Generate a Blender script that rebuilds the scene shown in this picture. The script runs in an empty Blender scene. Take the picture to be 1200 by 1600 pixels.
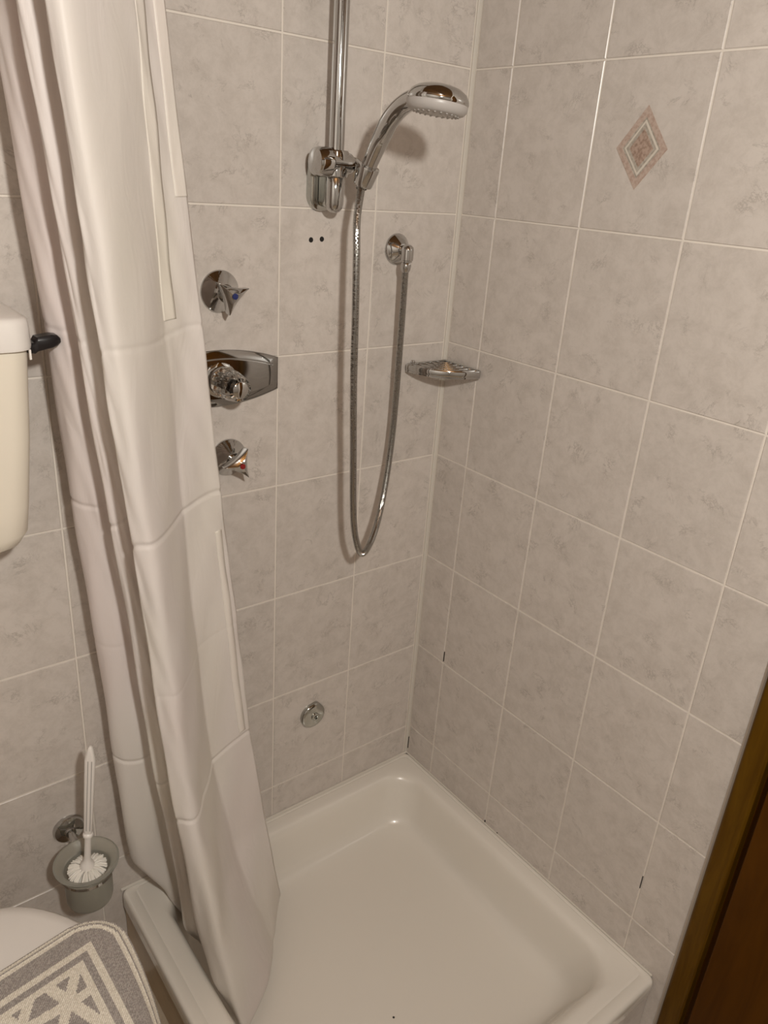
import bpy, math, random
from mathutils import Vector, Matrix, Euler

# ------------------------------------------------------------------ camera, world, light, exposure
C = bpy.context.scene
cam_d = bpy.data.cameras.new('camera')
cam_d.sensor_fit = 'HORIZONTAL'
cam_d.sensor_width = 36.0
cam_d.lens = 36.0 * 1202.75 / 1200.0
cam_d.clip_start = 0.02
cam = bpy.data.objects.new('camera', cam_d)
cam.location = (-1.11608, -1.19428, 1.55752)
cam.rotation_euler = (math.radians(66.48620), math.radians(-3.88166), math.radians(-37.63078))
C.collection.objects.link(cam)
C.camera = cam

w = bpy.data.worlds.new('world')
w.use_nodes = True
w.node_tree.nodes['Background'].inputs[0].default_value = (1.0, 0.86, 0.70, 1)
w.node_tree.nodes['Background'].inputs[1].default_value = 0.05
C.world = w


def lamp(name, loc, power, col, radius):
    l = bpy.data.lights.new(name, 'POINT')
    l.energy = power
    l.color = col
    l.shadow_soft_size = radius
    o = bpy.data.objects.new(name, l)
    o.location = loc
    C.collection.objects.link(o)


lamp('mirror_lamp', (-0.99, -1.50, 1.88), 57.0, (1.0, 0.97, 0.90), 0.04)
C.view_settings.view_transform = 'Standard'
C.view_settings.look = 'None'
C.view_settings.gamma = 1.0
C.view_settings.use_curve_mapping = False
C.view_settings.exposure = 0.0

random.seed(7)
PI = math.pi

# ------------------------------------------------------------------ materials


def mat(name, col, rough=0.4, metal=0.0, **kw):
    m = bpy.data.materials.new(name)
    m.use_nodes = True
    b = m.node_tree.nodes['Principled BSDF']
    b.inputs['Base Color'].default_value = (*col, 1)
    b.inputs['Roughness'].default_value = rough
    b.inputs['Metallic'].default_value = metal
    for k, v in kw.items():
        b.inputs[k].default_value = v
    return m


def N(m, t, **kw):
    n = m.node_tree.nodes.new(t)
    for k, v in kw.items():
        setattr(n, k, v)
    return n


def L(m, a, b):
    m.node_tree.links.new(a, b)


def ramp(m, src, stops):
    r = N(m, 'ShaderNodeValToRGB')
    e = r.color_ramp.elements
    while len(e) < len(stops):
        e.new(0.5)
    for i, (p, c) in enumerate(stops):
        e[i].position = p
        e[i].color = (*c, 1) if len(c) == 3 else c
    L(m, src, r.inputs[0])
    return r


def bsdf(m):
    return m.node_tree.nodes['Principled BSDF']


def bump(m, src, strength, dist):
    b = N(m, 'ShaderNodeBump')
    b.inputs['Strength'].default_value = strength
    b.inputs['Distance'].default_value = dist
    L(m, src, b.inputs['Height'])
    L(m, b.outputs[0], bsdf(m).inputs['Normal'])


def tile_material(name, base, smudge, vein, rough):
    m = mat(name, base, rough)
    tc = N(m, 'ShaderNodeTexCoord')
    oi = N(m, 'ShaderNodeObjectInfo')
    mul = N(m, 'ShaderNodeVectorMath', operation='MULTIPLY')
    cmb = N(m, 'ShaderNodeCombineXYZ')
    for i in range(3):
        L(m, oi.outputs['Random'], cmb.inputs[i])
    mul.inputs[1].default_value = (37.0, 53.0, 71.0)
    L(m, cmb.outputs[0], mul.inputs[0])
    add = N(m, 'ShaderNodeVectorMath', operation='ADD')
    L(m, tc.outputs['Object'], add.inputs[0])
    L(m, mul.outputs[0], add.inputs[1])
    n1 = N(m, 'ShaderNodeTexNoise')
    n1.inputs['Scale'].default_value = 27
    n1.inputs['Detail'].default_value = 12
    n1.inputs['Roughness'].default_value = 0.80
    n1.inputs['Distortion'].default_value = 0.3
    L(m, add.outputs[0], n1.inputs['Vector'])
    r1 = ramp(m, n1.outputs['Fac'], [(0.36, smudge), (0.58, base)])
    # thin broken veins: band of a distorted noise round its middle value
    n2 = N(m, 'ShaderNodeTexNoise')
    n2.inputs['Scale'].default_value = 16
    n2.inputs['Detail'].default_value = 10
    n2.inputs['Roughness'].default_value = 0.78
    n2.inputs['Distortion'].default_value = 0.5
    L(m, add.outputs[0], n2.inputs['Vector'])
    r2 = ramp(m, n2.outputs['Fac'], [(0.474, (0, 0, 0)), (0.494, (0.8, 0.8, 0.8)), (0.514, (0, 0, 0))])
    n3 = N(m, 'ShaderNodeTexNoise')
    n3.inputs['Scale'].default_value = 23
    n3.inputs['Detail'].default_value = 3
    L(m, add.outputs[0], n3.inputs['Vector'])
    r3 = ramp(m, n3.outputs['Fac'], [(0.52, (0, 0, 0)), (0.66, (1, 1, 1))])
    mm = N(m, 'ShaderNodeMath', operation='MULTIPLY')
    L(m, r2.outputs[0], mm.inputs[0])
    L(m, r3.outputs[0], mm.inputs[1])
    mx = N(m, 'ShaderNodeMixRGB')
    L(m, mm.outputs[0], mx.inputs[0])
    L(m, r1.outputs[0], mx.inputs[1])
    mx.inputs[2].default_value = (*vein, 1)
    # every tile a touch lighter or darker than the next
    hv = N(m, 'ShaderNodeHueSaturation')
    mr = N(m, 'ShaderNodeMapRange')
    mr.inputs[3].default_value = 0.97
    mr.inputs[4].default_value = 1.03
    L(m, oi.outputs['Random'], mr.inputs[0])
    L(m, mr.outputs[0], hv.inputs['Value'])
    L(m, mx.outputs[0], hv.inputs['Color'])
    L(m, hv.outputs[0], bsdf(m).inputs['Base Color'])
    n4 = N(m, 'ShaderNodeTexNoise')
    n4.inputs['Scale'].default_value = 40
    L(m, add.outputs[0], n4.inputs['Vector'])
    bump(m, n4.outputs['Fac'], 0.10, 0.002)
    return m


def wood_material(name, dark, light, scale, rough=0.35):
    m = mat(name, light, rough)
    tc = N(m, 'ShaderNodeTexCoord')
    mp = N(m, 'ShaderNodeMapping')
    mp.inputs['Scale'].default_value = scale
    L(m, tc.outputs['Object'], mp.inputs['Vector'])
    n = N(m, 'ShaderNodeTexNoise')
    n.inputs['Scale'].default_value = 3.0
    n.inputs['Detail'].default_value = 8
    n.inputs['Roughness'].default_value = 0.65
    n.inputs['Distortion'].default_value = 0.8
    L(m, mp.outputs[0], n.inputs['Vector'])
    r = ramp(m, n.outputs['Fac'], [(0.33, dark), (0.62, light)])
    L(m, r.outputs[0], bsdf(m).inputs['Base Color'])
    bump(m, n.outputs['Fac'], 0.15, 0.001)
    return m


M = {}
M['tile'] = tile_material('tile_glaze', (0.625, 0.570, 0.525), (0.530, 0.478, 0.434), (0.33, 0.29, 0.26), 0.30)
M['grout'] = mat('grout', (0.76, 0.70, 0.63), 0.8)
M['seal'] = mat('sealant', (0.66, 0.615, 0.55), 0.5)
M['edge'] = mat('edge_profile', (0.58, 0.54, 0.50), 0.5)
M['mould'] = mat('dark_grout', (0.035, 0.03, 0.025), 0.8)
M['hole'] = mat('hole_dark', (0.012, 0.010, 0.008), 0.9)
M['chrome'] = mat('chrome', (0.54, 0.535, 0.525), 0.05, 1.0)
M['chrome_soft'] = mat('chrome_hose', (0.46, 0.45, 0.43), 0.16, 1.0)
M['steel'] = mat('worn_chrome', (0.50, 0.505, 0.48), 0.12, 1.0)
M['chrome_dark'] = mat('dark_reflection_chrome', (0.36, 0.355, 0.345), 0.07, 1.0)  # mixer plate: its dark reflection is put into a darker chrome colour
M['enamel'] = mat('white_enamel', (0.78, 0.735, 0.665), 0.26, 0.0, **{'Coat Weight': 0.6, 'Coat Roughness': 0.035})
M['ceramic'] = mat('white_ceramic', (0.80, 0.76, 0.72), 0.12)
M['plastic_white'] = mat('white_plastic', (0.82, 0.78, 0.74), 0.3)
M['plastic_cream'] = mat('cream_plastic', (0.82, 0.755, 0.645), 0.35)
M['plastic_black'] = mat('black_plastic', (0.012, 0.010, 0.011), 0.35)
M['plastic_grey'] = mat('grey_plastic', (0.47, 0.44, 0.42), 0.35)
M['nozzle'] = mat('nozzle_rubber', (0.50, 0.48, 0.46), 0.5)
M['bristle'] = mat('white_bristle', (0.85, 0.82, 0.76), 0.7)
M['red'] = mat('red_mark', (0.25, 0.015, 0.015), 0.3)
M['blue'] = mat('blue_mark', (0.02, 0.03, 0.13), 0.3)
M['acrylic'] = mat('clear_acrylic', (0.97, 0.98, 0.97), 0.03, 0.0, **{'Transmission Weight': 1.0, 'IOR': 1.47})
M['frosted'] = mat('frosted_glass', (0.80, 0.79, 0.72), 0.38, 0.0, **{'Transmission Weight': 0.80, 'IOR': 1.40})
M['apron'] = tile_material('apron_tile', (0.46, 0.335, 0.205), (0.40, 0.29, 0.17), (0.33, 0.25, 0.16), 0.35)
M['floor'] = tile_material('floor_tile', (0.44, 0.36, 0.27), (0.36, 0.29, 0.21), (0.30, 0.24, 0.17), 0.4)
M['oak'] = wood_material('casing_oak', (0.072, 0.031, 0.0016), (0.112, 0.053, 0.0035), (14, 14, 1.4))
M['door'] = wood_material('door_veneer', (0.056, 0.0185, 0.0005), (0.080, 0.0280, 0.0010), (9, 9, 0.8))
M['ceil'] = wood_material('ceiling_wood', (0.11, 0.050, 0.014), (0.17, 0.080, 0.024), (1.0, 8, 8))
for k in ('oak', 'door'):
    bsdf(M[k]).inputs['Specular IOR Level'].default_value = 0.08
M['plaster'] = mat('painted_wall', (0.50, 0.47, 0.44), 0.6)
M['pink'] = mat('inlay_pink', (0.50, 0.395, 0.335), 0.4)
M['white_line'] = mat('inlay_white', (0.62, 0.57, 0.50), 0.4)
M['greygreen'] = mat('inlay_grey', (0.44, 0.395, 0.34), 0.4)
M['brown'] = mat('inlay_brown', (0.43, 0.32, 0.26), 0.4)
for k, d in (('pink', (0.41, 0.30, 0.25)), ('brown', (0.28, 0.19, 0.145)), ('greygreen', (0.33, 0.29, 0.245))):
    m = M[k]
    tc = N(m, 'ShaderNodeTexCoord')
    n = N(m, 'ShaderNodeTexNoise')
    n.inputs['Scale'].default_value = 190
    n.inputs['Detail'].default_value = 5
    L(m, tc.outputs['Object'], n.inputs['Vector'])
    c = bsdf(m).inputs['Base Color'].default_value[:3]
    r = ramp(m, n.outputs['Fac'], [(0.38, d), (0.58, c)])
    L(m, r.outputs[0], bsdf(m).inputs['Base Color'])


def fabric(name, trans, tint):
    m = mat(name, (0.87, 0.81, 0.77), 0.5)
    nt = m.node_tree
    b = bsdf(m)
    tr = N(m, 'ShaderNodeBsdfTranslucent')
    tr.inputs[0].default_value = (0.90, 0.85, 0.78, 1)
    mx = N(m, 'ShaderNodeMixShader')
    mx.inputs[0].default_value = trans
    L(m, b.outputs[0], mx.inputs[1])
    L(m, tr.outputs[0], mx.inputs[2])
    L(m, mx.outputs[0], nt.nodes['Material Output'].inputs[0])
    tc = N(m, 'ShaderNodeTexCoord')
    mp = N(m, 'ShaderNodeMapping')
    mp.inputs['Scale'].default_value = (1.0, 1.0, 0.35)
    L(m, tc.outputs['Object'], mp.inputs['Vector'])
    n = N(m, 'ShaderNodeTexNoise')
    n.inputs['Scale'].default_value = 26
    n.inputs['Detail'].default_value = 5
    n.inputs['Distortion'].default_value = 1.2
    L(m, mp.outputs[0], n.inputs['Vector'])
    bump(m, n.outputs['Fac'], 0.25, 0.006)
    # faint pinkish and yellowish soap stains
    n2 = N(m, 'ShaderNodeTexNoise')
    n2.inputs['Scale'].default_value = 5
    L(m, mp.outputs[0], n2.inputs['Vector'])
    r = ramp(m, n2.outputs['Fac'], [(0.34, (0.88, 0.84, 0.775)), (0.5, (0.88, 0.83, 0.80)), (0.68, (0.88, 0.795, 0.775))])
    tn = N(m, 'ShaderNodeMixRGB', blend_type='MULTIPLY')
    tn.inputs[0].default_value = 1
    tn.inputs[2].default_value = (*tint, 1)
    L(m, r.outputs[0], tn.inputs[1])
    L(m, tn.outputs[0], b.inputs['Base Color'])
    return m


M['fabric'] = fabric('curtain_fabric', 0.26, (1, 1, 1))
M['hem'] = fabric('hem_fabric', 0.18, (1.02, 1.01, 0.97))


def yarn(name, c1, c2):
    m = mat(name, c1, 0.9)
    tc = N(m, 'ShaderNodeTexCoord')
    n = N(m, 'ShaderNodeTexNoise')
    n.inputs['Scale'].default_value = 420
    n.inputs['Detail'].default_value = 2
    L(m, tc.outputs['Object'], n.inputs['Vector'])
    r = ramp(m, n.outputs['Fac'], [(0.4, c2), (0.6, c1)])
    L(m, r.outputs[0], bsdf(m).inputs['Base Color'])
    bump(m, n.outputs['Fac'], 0.6, 0.0015)
    return m


M['yarn_grey'] = yarn('grey_yarn', (0.45, 0.41, 0.38), (0.31, 0.28, 0.26))
M['yarn_cream'] = yarn('cream_yarn', (0.84, 0.79, 0.70), (0.68, 0.63, 0.54))

# ------------------------------------------------------------------ helpers
ORIGIN = {}


class MB:
    """collects vertices and faces in world coordinates, builds ONE mesh object"""

    def __init__(self):
        self.v, self.f, self.m = [], [], []

    def add(self, vs, fs, m=0):
        o = len(self.v)
        self.v += [tuple(p) for p in vs]
        self.f += [tuple(i + o for i in f) for f in fs]
        self.m += [m] * len(fs)
        return self

    def box(self, a, b, m=0):
        x0, x1 = sorted((a[0], b[0]))
        y0, y1 = sorted((a[1], b[1]))
        z0, z1 = sorted((a[2], b[2]))
        vs = [(x0, y0, z0), (x1, y0, z0), (x1, y1, z0), (x0, y1, z0), (x0, y0, z1), (x1, y0, z1), (x1, y1, z1), (x0, y1, z1)]
        return self.add(vs, [(3, 2, 1, 0), (4, 5, 6, 7), (0, 1, 5, 4), (1, 2, 6, 5), (2, 3, 7, 6), (3, 0, 4, 7)], m)

    def loft(self, rings, close_start=True, close_end=True, m=0):
        n = len(rings[0])
        vs = [p for r in rings for p in r]
        fs = []
        for i in range(len(rings) - 1):
            for j in range(n):
                k = (j + 1) % n
                fs.append((i * n + j, i * n + k, (i + 1) * n + k, (i + 1) * n + j))
        if close_start:
            fs.append(tuple(range(n - 1, -1, -1)))
        if close_end:
            fs.append(tuple((len(rings) - 1) * n + j for j in range(n)))
        return self.add(vs, fs, m)

    def lathe(self, prof, mtx, n=32, m=0, mod=None):
        """prof: list of (radius, height) along local z"""
        rings = []
        for r, h in prof:
            ring = []
            for j in range(n):
                a = 2 * PI * j / n
                rr = r * (mod(a, h) if mod else 1)
                ring.append(mtx @ Vector((rr * math.cos(a), rr * math.sin(a), h)))
            rings.append(ring)
        return self.loft(rings, prof[0][0] > 1e-5, prof[-1][0] > 1e-5, m) if True else self

    def tube(self, pts, rad, n=12, m=0, caps=True, flat=None):
        pts = [Vector(p) for p in pts]
        rads = rad if isinstance(rad, (list, tuple)) else [rad] * len(pts)
        t = [(pts[min(i + 1, len(pts) - 1)] - pts[max(i - 1, 0)]).normalized() for i in range(len(pts))]
        ref = Vector((0, 0, 1)) if abs(t[0].z) < 0.9 else Vector((1, 0, 0))
        u = t[0].cross(ref).normalized()
        rings = []
        for i, p in enumerate(pts):
            u = (u - t[i] * u.dot(t[i])).normalized()
            v = t[i].cross(u)
            fl = flat[i] if flat else 1
            rings.append([p + u * (rads[i] * math.cos(2 * PI * j / n)) + v * (rads[i] * fl * math.sin(2 * PI * j / n)) for j in range(n)])
        return self.loft(rings, caps, caps, m)

    def build(self, name, mats, parent=None, smooth=True, bevel=None, angle=40):
        o0 = ORIGIN.get(parent.as_pointer(), Vector((0, 0, 0))) if parent else Vector((0, 0, 0))
        me = bpy.data.meshes.new(name)
        me.from_pydata([tuple(Vector(p) - o0) for p in self.v], [], self.f)
        if not isinstance(mats, (list, tuple)):
            mats = [mats]
        for mm in mats:
            me.materials.append(mm)
        if len(mats) > 1:
            me.polygons.foreach_set('material_index', self.m)
        if smooth:
            me.polygons.foreach_set('use_smooth', [True] * len(me.polygons))
            me.set_sharp_from_angle(angle=math.radians(angle))
        me.update()
        o = bpy.data.objects.new(name, me)
        C.collection.objects.link(o)
        if parent:
            o.parent = parent
        ORIGIN[o.as_pointer()] = o0
        if bevel:
            bv = o.modifiers.new('bevel', 'BEVEL')
            bv.width = bevel
            bv.segments = 3
            bv.limit_method = 'ANGLE'
            bv.angle_limit = math.radians(40)
        return o


def thing(name, label, cat, loc, group=None):
    o = bpy.data.objects.new(name, None)
    o.location = loc
    o.empty_display_size = 0.05
    C.collection.objects.link(o)
    o['label'] = label
    o['category'] = cat
    if group:
        o['group'] = group
    ORIGIN[o.as_pointer()] = Vector(loc)
    return o


def tag(o, label, cat, group=None):
    o['label'] = label
    o['category'] = cat
    if group:
        o['group'] = group
    return o


def struct(o):
    o['kind'] = 'structure'
    return o


def axis(loc, z, x=None):
    z = Vector(z).normalized()
    x = Vector(x) if x else (Vector((1, 0, 0)) if abs(z.x) < 0.9 else Vector((0, 0, 1)))
    x = (x - z * x.dot(z)).normalized()
    y = z.cross(x)
    mt = Matrix((x, y, z)).transposed().to_4x4()
    mt.translation = Vector(loc)
    return mt


def rrect(x0, x1, y0, y1, r, n=8):
    """rounded rectangle, counter-clockwise"""
    r = min(r, (x1 - x0) / 2 - 1e-4, (y1 - y0) / 2 - 1e-4)
    out = []
    for cx, cy, a0 in ((x1 - r, y1 - r, 0), (x0 + r, y1 - r, 90), (x0 + r, y0 + r, 180), (x1 - r, y0 + r, 270)):
        for i in range(n + 1):
            a = math.radians(a0 + 90 * i / n)
            out.append((cx + r * math.cos(a), cy + r * math.sin(a)))
    return out


def catmull(pts, sub):
    pts = [Vector(p) for p in pts]
    out = []
    for i in range(len(pts) - 1):
        p0, p1, p2, p3 = pts[max(i - 1, 0)], pts[i], pts[i + 1], pts[min(i + 2, len(pts) - 1)]
        for k in range(sub):
            t = k / sub
            out.append(0.5 * ((2 * p1) + (p2 - p0) * t + (2 * p0 - 5 * p1 + 4 * p2 - p3) * t * t + (3 * p1 - p0 - 3 * p2 + p3) * t ** 3))
    out.append(pts[-1])
    return out


def lerp_table(tab, z):
    """tab: list of (z, vector) by falling z"""
    if z >= tab[0][0]:
        a, b = tab[0], tab[1]
    elif z <= tab[-1][0]:
        a, b = tab[-2], tab[-1]
    else:
        for a, b in zip(tab, tab[1:]):
            if a[0] >= z >= b[0]:
                break
    t = (z - b[0]) / (a[0] - b[0])
    return b[1] + (a[1] - b[1]) * t


# ------------------------------------------------------------------ the room
G = 0.0015          # depth of the joints behind the tile faces
wall_back = struct(MB().box((-2.0, G, -0.05), (0.12, 0.12, 2.26)).build('wall_back', M['grout'], smooth=False))
DY = -0.800         # where the tiles of the right wall end at the door
wall_right = struct(MB().box((G, DY, -0.05), (0.12, G, 2.26)).box((0.0, -3.2, 2.05), (0.12, DY, 2.26)).box((0.0, -3.2, -0.05), (0.12, -1.72, 2.05)).build('wall_right', M['grout'], smooth=False))
wall_left = struct(MB().box((-2.12, -3.32, -0.05), (-2.0, 0.12, 2.26)).build('wall_left', M['plaster'], smooth=False))
wall_front = struct(MB().box((-2.0, -3.32, -0.05), (0.12, -3.2, 2.26)).build('wall_front', M['plaster'], smooth=False))
floor = struct(MB().box((-2.0, -3.2, -0.10), (0.0, 0.0, -0.002)).build('floor', M['grout'], smooth=False))
ceiling = struct(MB().box((-2.12, -3.32, 2.26), (0.12, 0.12, 2.32)).build('ceiling', M['ceil'], smooth=False))


TILES = {}


def tile_mesh(wd, ht, depth, mk):
    key = (round(wd, 4), round(ht, 4), mk)
    if key not in TILES:
        c = 0.0011
        a, b = wd / 2, ht / 2
        vs = []
        for dx, z in ((0, -depth), (0, -c), (c, 0)):
            vs += [(-a + dx, -b + dx, z), (a - dx, -b + dx, z), (a - dx, b - dx, z), (-a + dx, b - dx, z)]
        fs = []
        for i in (0, 4):
            for j in range(4):
                k = (j + 1) % 4
                fs.append((i + j, i + k, i + 4 + k, i + 4 + j))
        fs.append((8, 9, 10, 11))
        fs.append((3, 2, 1, 0))
        me = bpy.data.meshes.new('tile')
        me.from_pydata(vs, [], fs)
        me.materials.append(M[mk])
        me.update()
        TILES[key] = me
    return TILES[key]


def put_tile(parent, centre, rot, wd, ht, depth, mk, jitter=0.0010):
    o = bpy.data.objects.new('tile', tile_mesh(wd, ht, depth, mk))
    C.collection.objects.link(o)
    o.parent = parent
    o.location = centre
    e = Euler(rot)
    j = Euler((random.uniform(-jitter, jitter), random.uniform(-jitter, jitter), 0))
    o.rotation_euler = (e.to_matrix() @ j.to_matrix()).to_euler()
    ORIGIN[o.as_pointer()] = Vector(centre)
    return o


GAP = 0.0029
TW, TH = 0.1997, 0.25
DEP = 0.0035
# back wall: columns counted from the corner to the left
xs = [-0.0095, -0.20903] + [-0.20903 - TW * k for k in range(1, 9)]
for c in range(len(xs) - 1):
    for r in range(9):
        wd, ht = xs[c] - xs[c + 1] - GAP, TH - GAP
        put_tile(wall_back, ((xs[c] + xs[c + 1]) / 2, 0.0, TH * r + TH / 2), (PI / 2, 0, 0), wd, ht, DEP, 'tile')
ys = [-0.003, -0.09699, -0.09699 - TW, -0.09699 - 2 * TW, -0.09699 - 3 * TW, DY + 0.006]
decor_tile = None
for c in range(len(ys) - 1):
    for r in range(9):
        wd, ht = ys[c] - ys[c + 1] - GAP, TH - GAP
        t = put_tile(wall_right, (0.0, (ys[c] + ys[c + 1]) / 2, TH * r + TH / 2), (PI / 2, 0, -PI / 2), wd, ht, DEP, 'tile')
        if c == 2 and r == 6:
            decor_tile = t
            t.rotation_euler = (PI / 2, 0, -PI / 2)

# printed diamond on one tile of the right wall (a third-level part of the wall)
def diamond():
    mb = MB()
    cy, cz = -0.3928, 1.6255
    def ring(s, x):
        return [(x, cy, cz + 0.0595 * s), (x, cy + 0.0468 * s, cz - 0.001), (x, cy, cz - 0.0595 * s), (x, cy - 0.0468 * s, cz - 0.001)]
    steps = [(1.0, 0.0001, None), (1.0, -0.0006, 0), (0.735, -0.0006, 0), (0.72, -0.0003, 2), (0.665, -0.0003, 2), (0.655, -0.0008, 1), (0.585, -0.0008, 1), (0.575, -0.0004, 2), (0.46, -0.0004, 2), (0.45, -0.0007, 3), (0.05, -0.0007, 3)]
    for (s0, x0, _), (s1, x1, mi) in zip(steps, steps[1:]):
        vs = ring(s0, x0) + ring(s1, x1)
        mb.add(vs, [(j, (j + 1) % 4, 4 + (j + 1) % 4, 4 + j) for j in range(4)], mi)
    mb.add(ring(0.05, -0.0007), [(0, 1, 2, 3)], 3)
    # vertices are in world space: bring them into the tile's own frame
    inv = (Matrix.Translation(decor_tile.location) @ decor_tile.rotation_euler.to_matrix().to_4x4()).inverted()
    mb.v = [tuple(inv @ Vector(p)) for p in mb.v]
    o = mb.build('diamond_inlay', [M['pink'], M['white_line'], M['greygreen'], M['brown']], None, smooth=False)
    o.parent = decor_tile
    o['label'] = 'pinkish brown diamond ornament with a pale inner line'
diamond()

# marks in the joints, the two old screw holes
def wall_bit(name, parent, a, b, mk):
    return MB().box(a, b).build(name, M[mk], parent, smooth=False)
wall_bit('dark_joint', wall_right, (-0.0002, -0.0962, 0.504), (0.002, -0.0980, 0.531), 'mould')
wall_bit('dark_joint', wall_right, (-0.0002, -0.6951, 0.331), (0.002, -0.6962, 0.362), 'mould')
wall_bit('dark_joint', wall_right, (-0.0004, -0.0022, 0.175), (0.002, -0.0040, 0.212), 'mould')
wall_bit('dark_joint', wall_right, (-0.0004, -0.2955, 0.163), (0.002, -0.2980, 0.168), 'mould')
wall_bit('dark_joint', wall_right, (-0.0004, -0.3370, 0.162), (0.002, -0.3400, 0.166), 'mould')
for x, z in ((-0.3466, 1.4490), (-0.3242, 1.4505)):
    ho = MB().lathe([(0.0046, -0.0005), (0.0044, 0.0003), (0.0036, 0.0005), (0.0, 0.0003)], axis((x, 0, z), (0, -1, 0)), 14).build('screw_hole', M['hole'], wall_back)

# corner seal, edge strip by the door, seal between tray and tiles
struct(MB().box((-0.0085, -0.0025, 0.16), (0.0015, 0.0015, 2.26)).build('trim_1', M['seal'], smooth=False, bevel=0.001))
struct(MB().box((-0.0010, DY - 0.004, 0.0), (0.02, DY + 0.0035, 2.05)).build('trim_2', M['edge'], smooth=False))
sl = MB()
sl.tube([(-0.77, -0.0015, 0.1618), (-0.0015, -0.0015, 0.1618)], 0.0035, 8)
struct(sl.build('trim_3', M['seal']))
sl = MB()
sl.tube([(-0.001, -0.004, 0.1610), (-0.001, -0.765, 0.1610)], 0.0024, 8)
struct(sl.build('trim_4', M['seal']))

# floor tiles
for i in range(6):
    for j in range(10):
        o = put_tile(floor, (-1.845 + 0.31 * i, -3.030 + 0.31 * j, 0.0), (0, 0, 0), 0.306, 0.306, 0.006, 'floor', 0)

# door in the right wall, next to the tray
door = struct(thing('door_1', '', '', (0.0, DY, 0.0)))
del door['label'], door['category']
def profile_post(name, prof, z0, z1, mk):
    mb = MB()
    mb.loft([[(x, y, z0) for x, y in prof], [(x, y, z1) for x, y in prof]])
    return mb.build(name, M[mk], door, smooth=False, bevel=0.0025)
profile_post('casing', [(0.02, -0.8045), (-0.016, -0.8045), (-0.020, -0.8085), (-0.020, -0.838), (-0.014, -0.842), (0.02, -0.842)], 0.0, 2.08, 'oak')
profile_post('casing', [(0.02, -1.69), (-0.020, -1.69), (-0.020, -1.74), (0.02, -1.74)], 0.0, 2.08, 'oak')
MB().box((-0.020, -1.74, 2.08), (0.02, -0.8045, 2.14)).build('casing', M['oak'], door, smooth=False, bevel=0.003)
leaf = profile_post('door_leaf', [(0.02, -0.8565), (-0.018, -0.8565), (-0.018, -1.685), (0.02, -1.685)], 0.01, 2.07, 'door')
MB().box((0.004, -0.842, 0.0), (0.02, -0.8565, 2.08)).build('rebate', M['door'], door, smooth=False)
hd = MB()
hd.box((-0.024, -1.60, 0.95), (-0.018, -1.64, 1.15))
hd.tube([(-0.02, -1.62, 1.05), (-0.06, -1.62, 1.05), (-0.065, -1.60, 1.05), (-0.065, -1.50, 1.05)], 0.009, 12)
hd.build('handle', M['chrome'], leaf)

# ------------------------------------------------------------------ shower tray
tray = thing('shower_tray', 'square white enamelled shower tray in the tiled corner', 'shower tray', (-0.385, -0.39, 0.0))
def tray_loops():
    X0, X1, Y0, Y1 = -0.7700, -0.0012, -0.7745, -0.0012
    #       l      r      f      b      z      radius
    S = [(0.003, 0.000, 0.003, 0.000, 0.120, 0.010),
         (0.000, 0.000, 0.000, 0.000, 0.124, 0.012),
         (0.000, 0.000, 0.000, 0.000, 0.151, 0.012),
         (0.0006, 0.0006, 0.0006, 0.0006, 0.1560, 0.0118),
         (0.0030, 0.0015, 0.0030, 0.0015, 0.1597, 0.011),
         (0.0060, 0.003, 0.0060, 0.003, 0.1607, 0.011),
         (0.0080, 0.004, 0.0080, 0.004, 0.1610, 0.0115),
         (0.0240, 0.010, 0.0240, 0.010, 0.1610, 0.014),
         (0.0247, 0.0104, 0.0247, 0.0104, 0.1604, 0.0145),
         (0.0254, 0.0108, 0.0254, 0.0108, 0.1609, 0.015),
         (0.0300, 0.0130, 0.0300, 0.0130, 0.1608, 0.018),
         (0.045, 0.022, 0.042, 0.026, 0.1604, 0.036),
         (0.0545, 0.030, 0.049, 0.034, 0.1592, 0.056),
         (0.0585, 0.0335, 0.0530, 0.038, 0.1578, 0.062),
         (0.061, 0.036, 0.0560, 0.041, 0.1560, 0.066),
         (0.065, 0.041, 0.0620, 0.045, 0.1515, 0.069),
         (0.068, 0.0445, 0.0670, 0.048, 0.1440, 0.071),
         (0.0705, 0.047, 0.0720, 0.0505, 0.1320, 0.072),
         (0.074, 0.0505, 0.0810, 0.054, 0.1100, 0.074),
         (0.078, 0.0545, 0.0910, 0.058, 0.0860, 0.076),
         (0.081, 0.0575, 0.0980, 0.061, 0.0700, 0.077),
         (0.084, 0.061, 0.1050, 0.0645, 0.0560, 0.078),
         (0.088, 0.066, 0.1120, 0.069, 0.0460, 0.079),
         (0.094, 0.073, 0.1200, 0.076, 0.0380, 0.080),
         (0.102, 0.082, 0.1300, 0.085, 0.0325, 0.081),
         (0.114, 0.095, 0.1430, 0.098, 0.0290, 0.082),
         (0.135, 0.120, 0.1650, 0.120, 0.0265, 0.085),
         (0.180, 0.170, 0.2050, 0.165, 0.0250, 0.085),
         (0.250, 0.250, 0.2700, 0.245, 0.0235, 0.070),
         (0.340, 0.340, 0.3450, 0.335, 0.0225, 0.040)]
    rings = []
    for l, r, f, b, z, rad in S:
        x0, x1, y0, y1 = X0 + l, X1 - r, Y0 + f, Y1 - b
        rect = rrect(x0, x1, y0, y1, rad, 12)
        # refine the straight runs so the shading stays even
        ring = []
        for i, p in enumerate(rect):
            q = rect[(i + 1) % len(rect)]
            ring.append((p[0], p[1], z))
            if i % 13 == 12:
                for k in range(1, 10):
                    t = k / 10
                    ring.append((p[0] + (q[0] - p[0]) * t, p[1] + (q[1] - p[1]) * t, z))
        rings.append(ring)
    return rings
mb = MB()
mb.loft(tray_loops(), False, True)
ob = mb.build('basin', M['enamel'], tray, angle=75)
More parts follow.
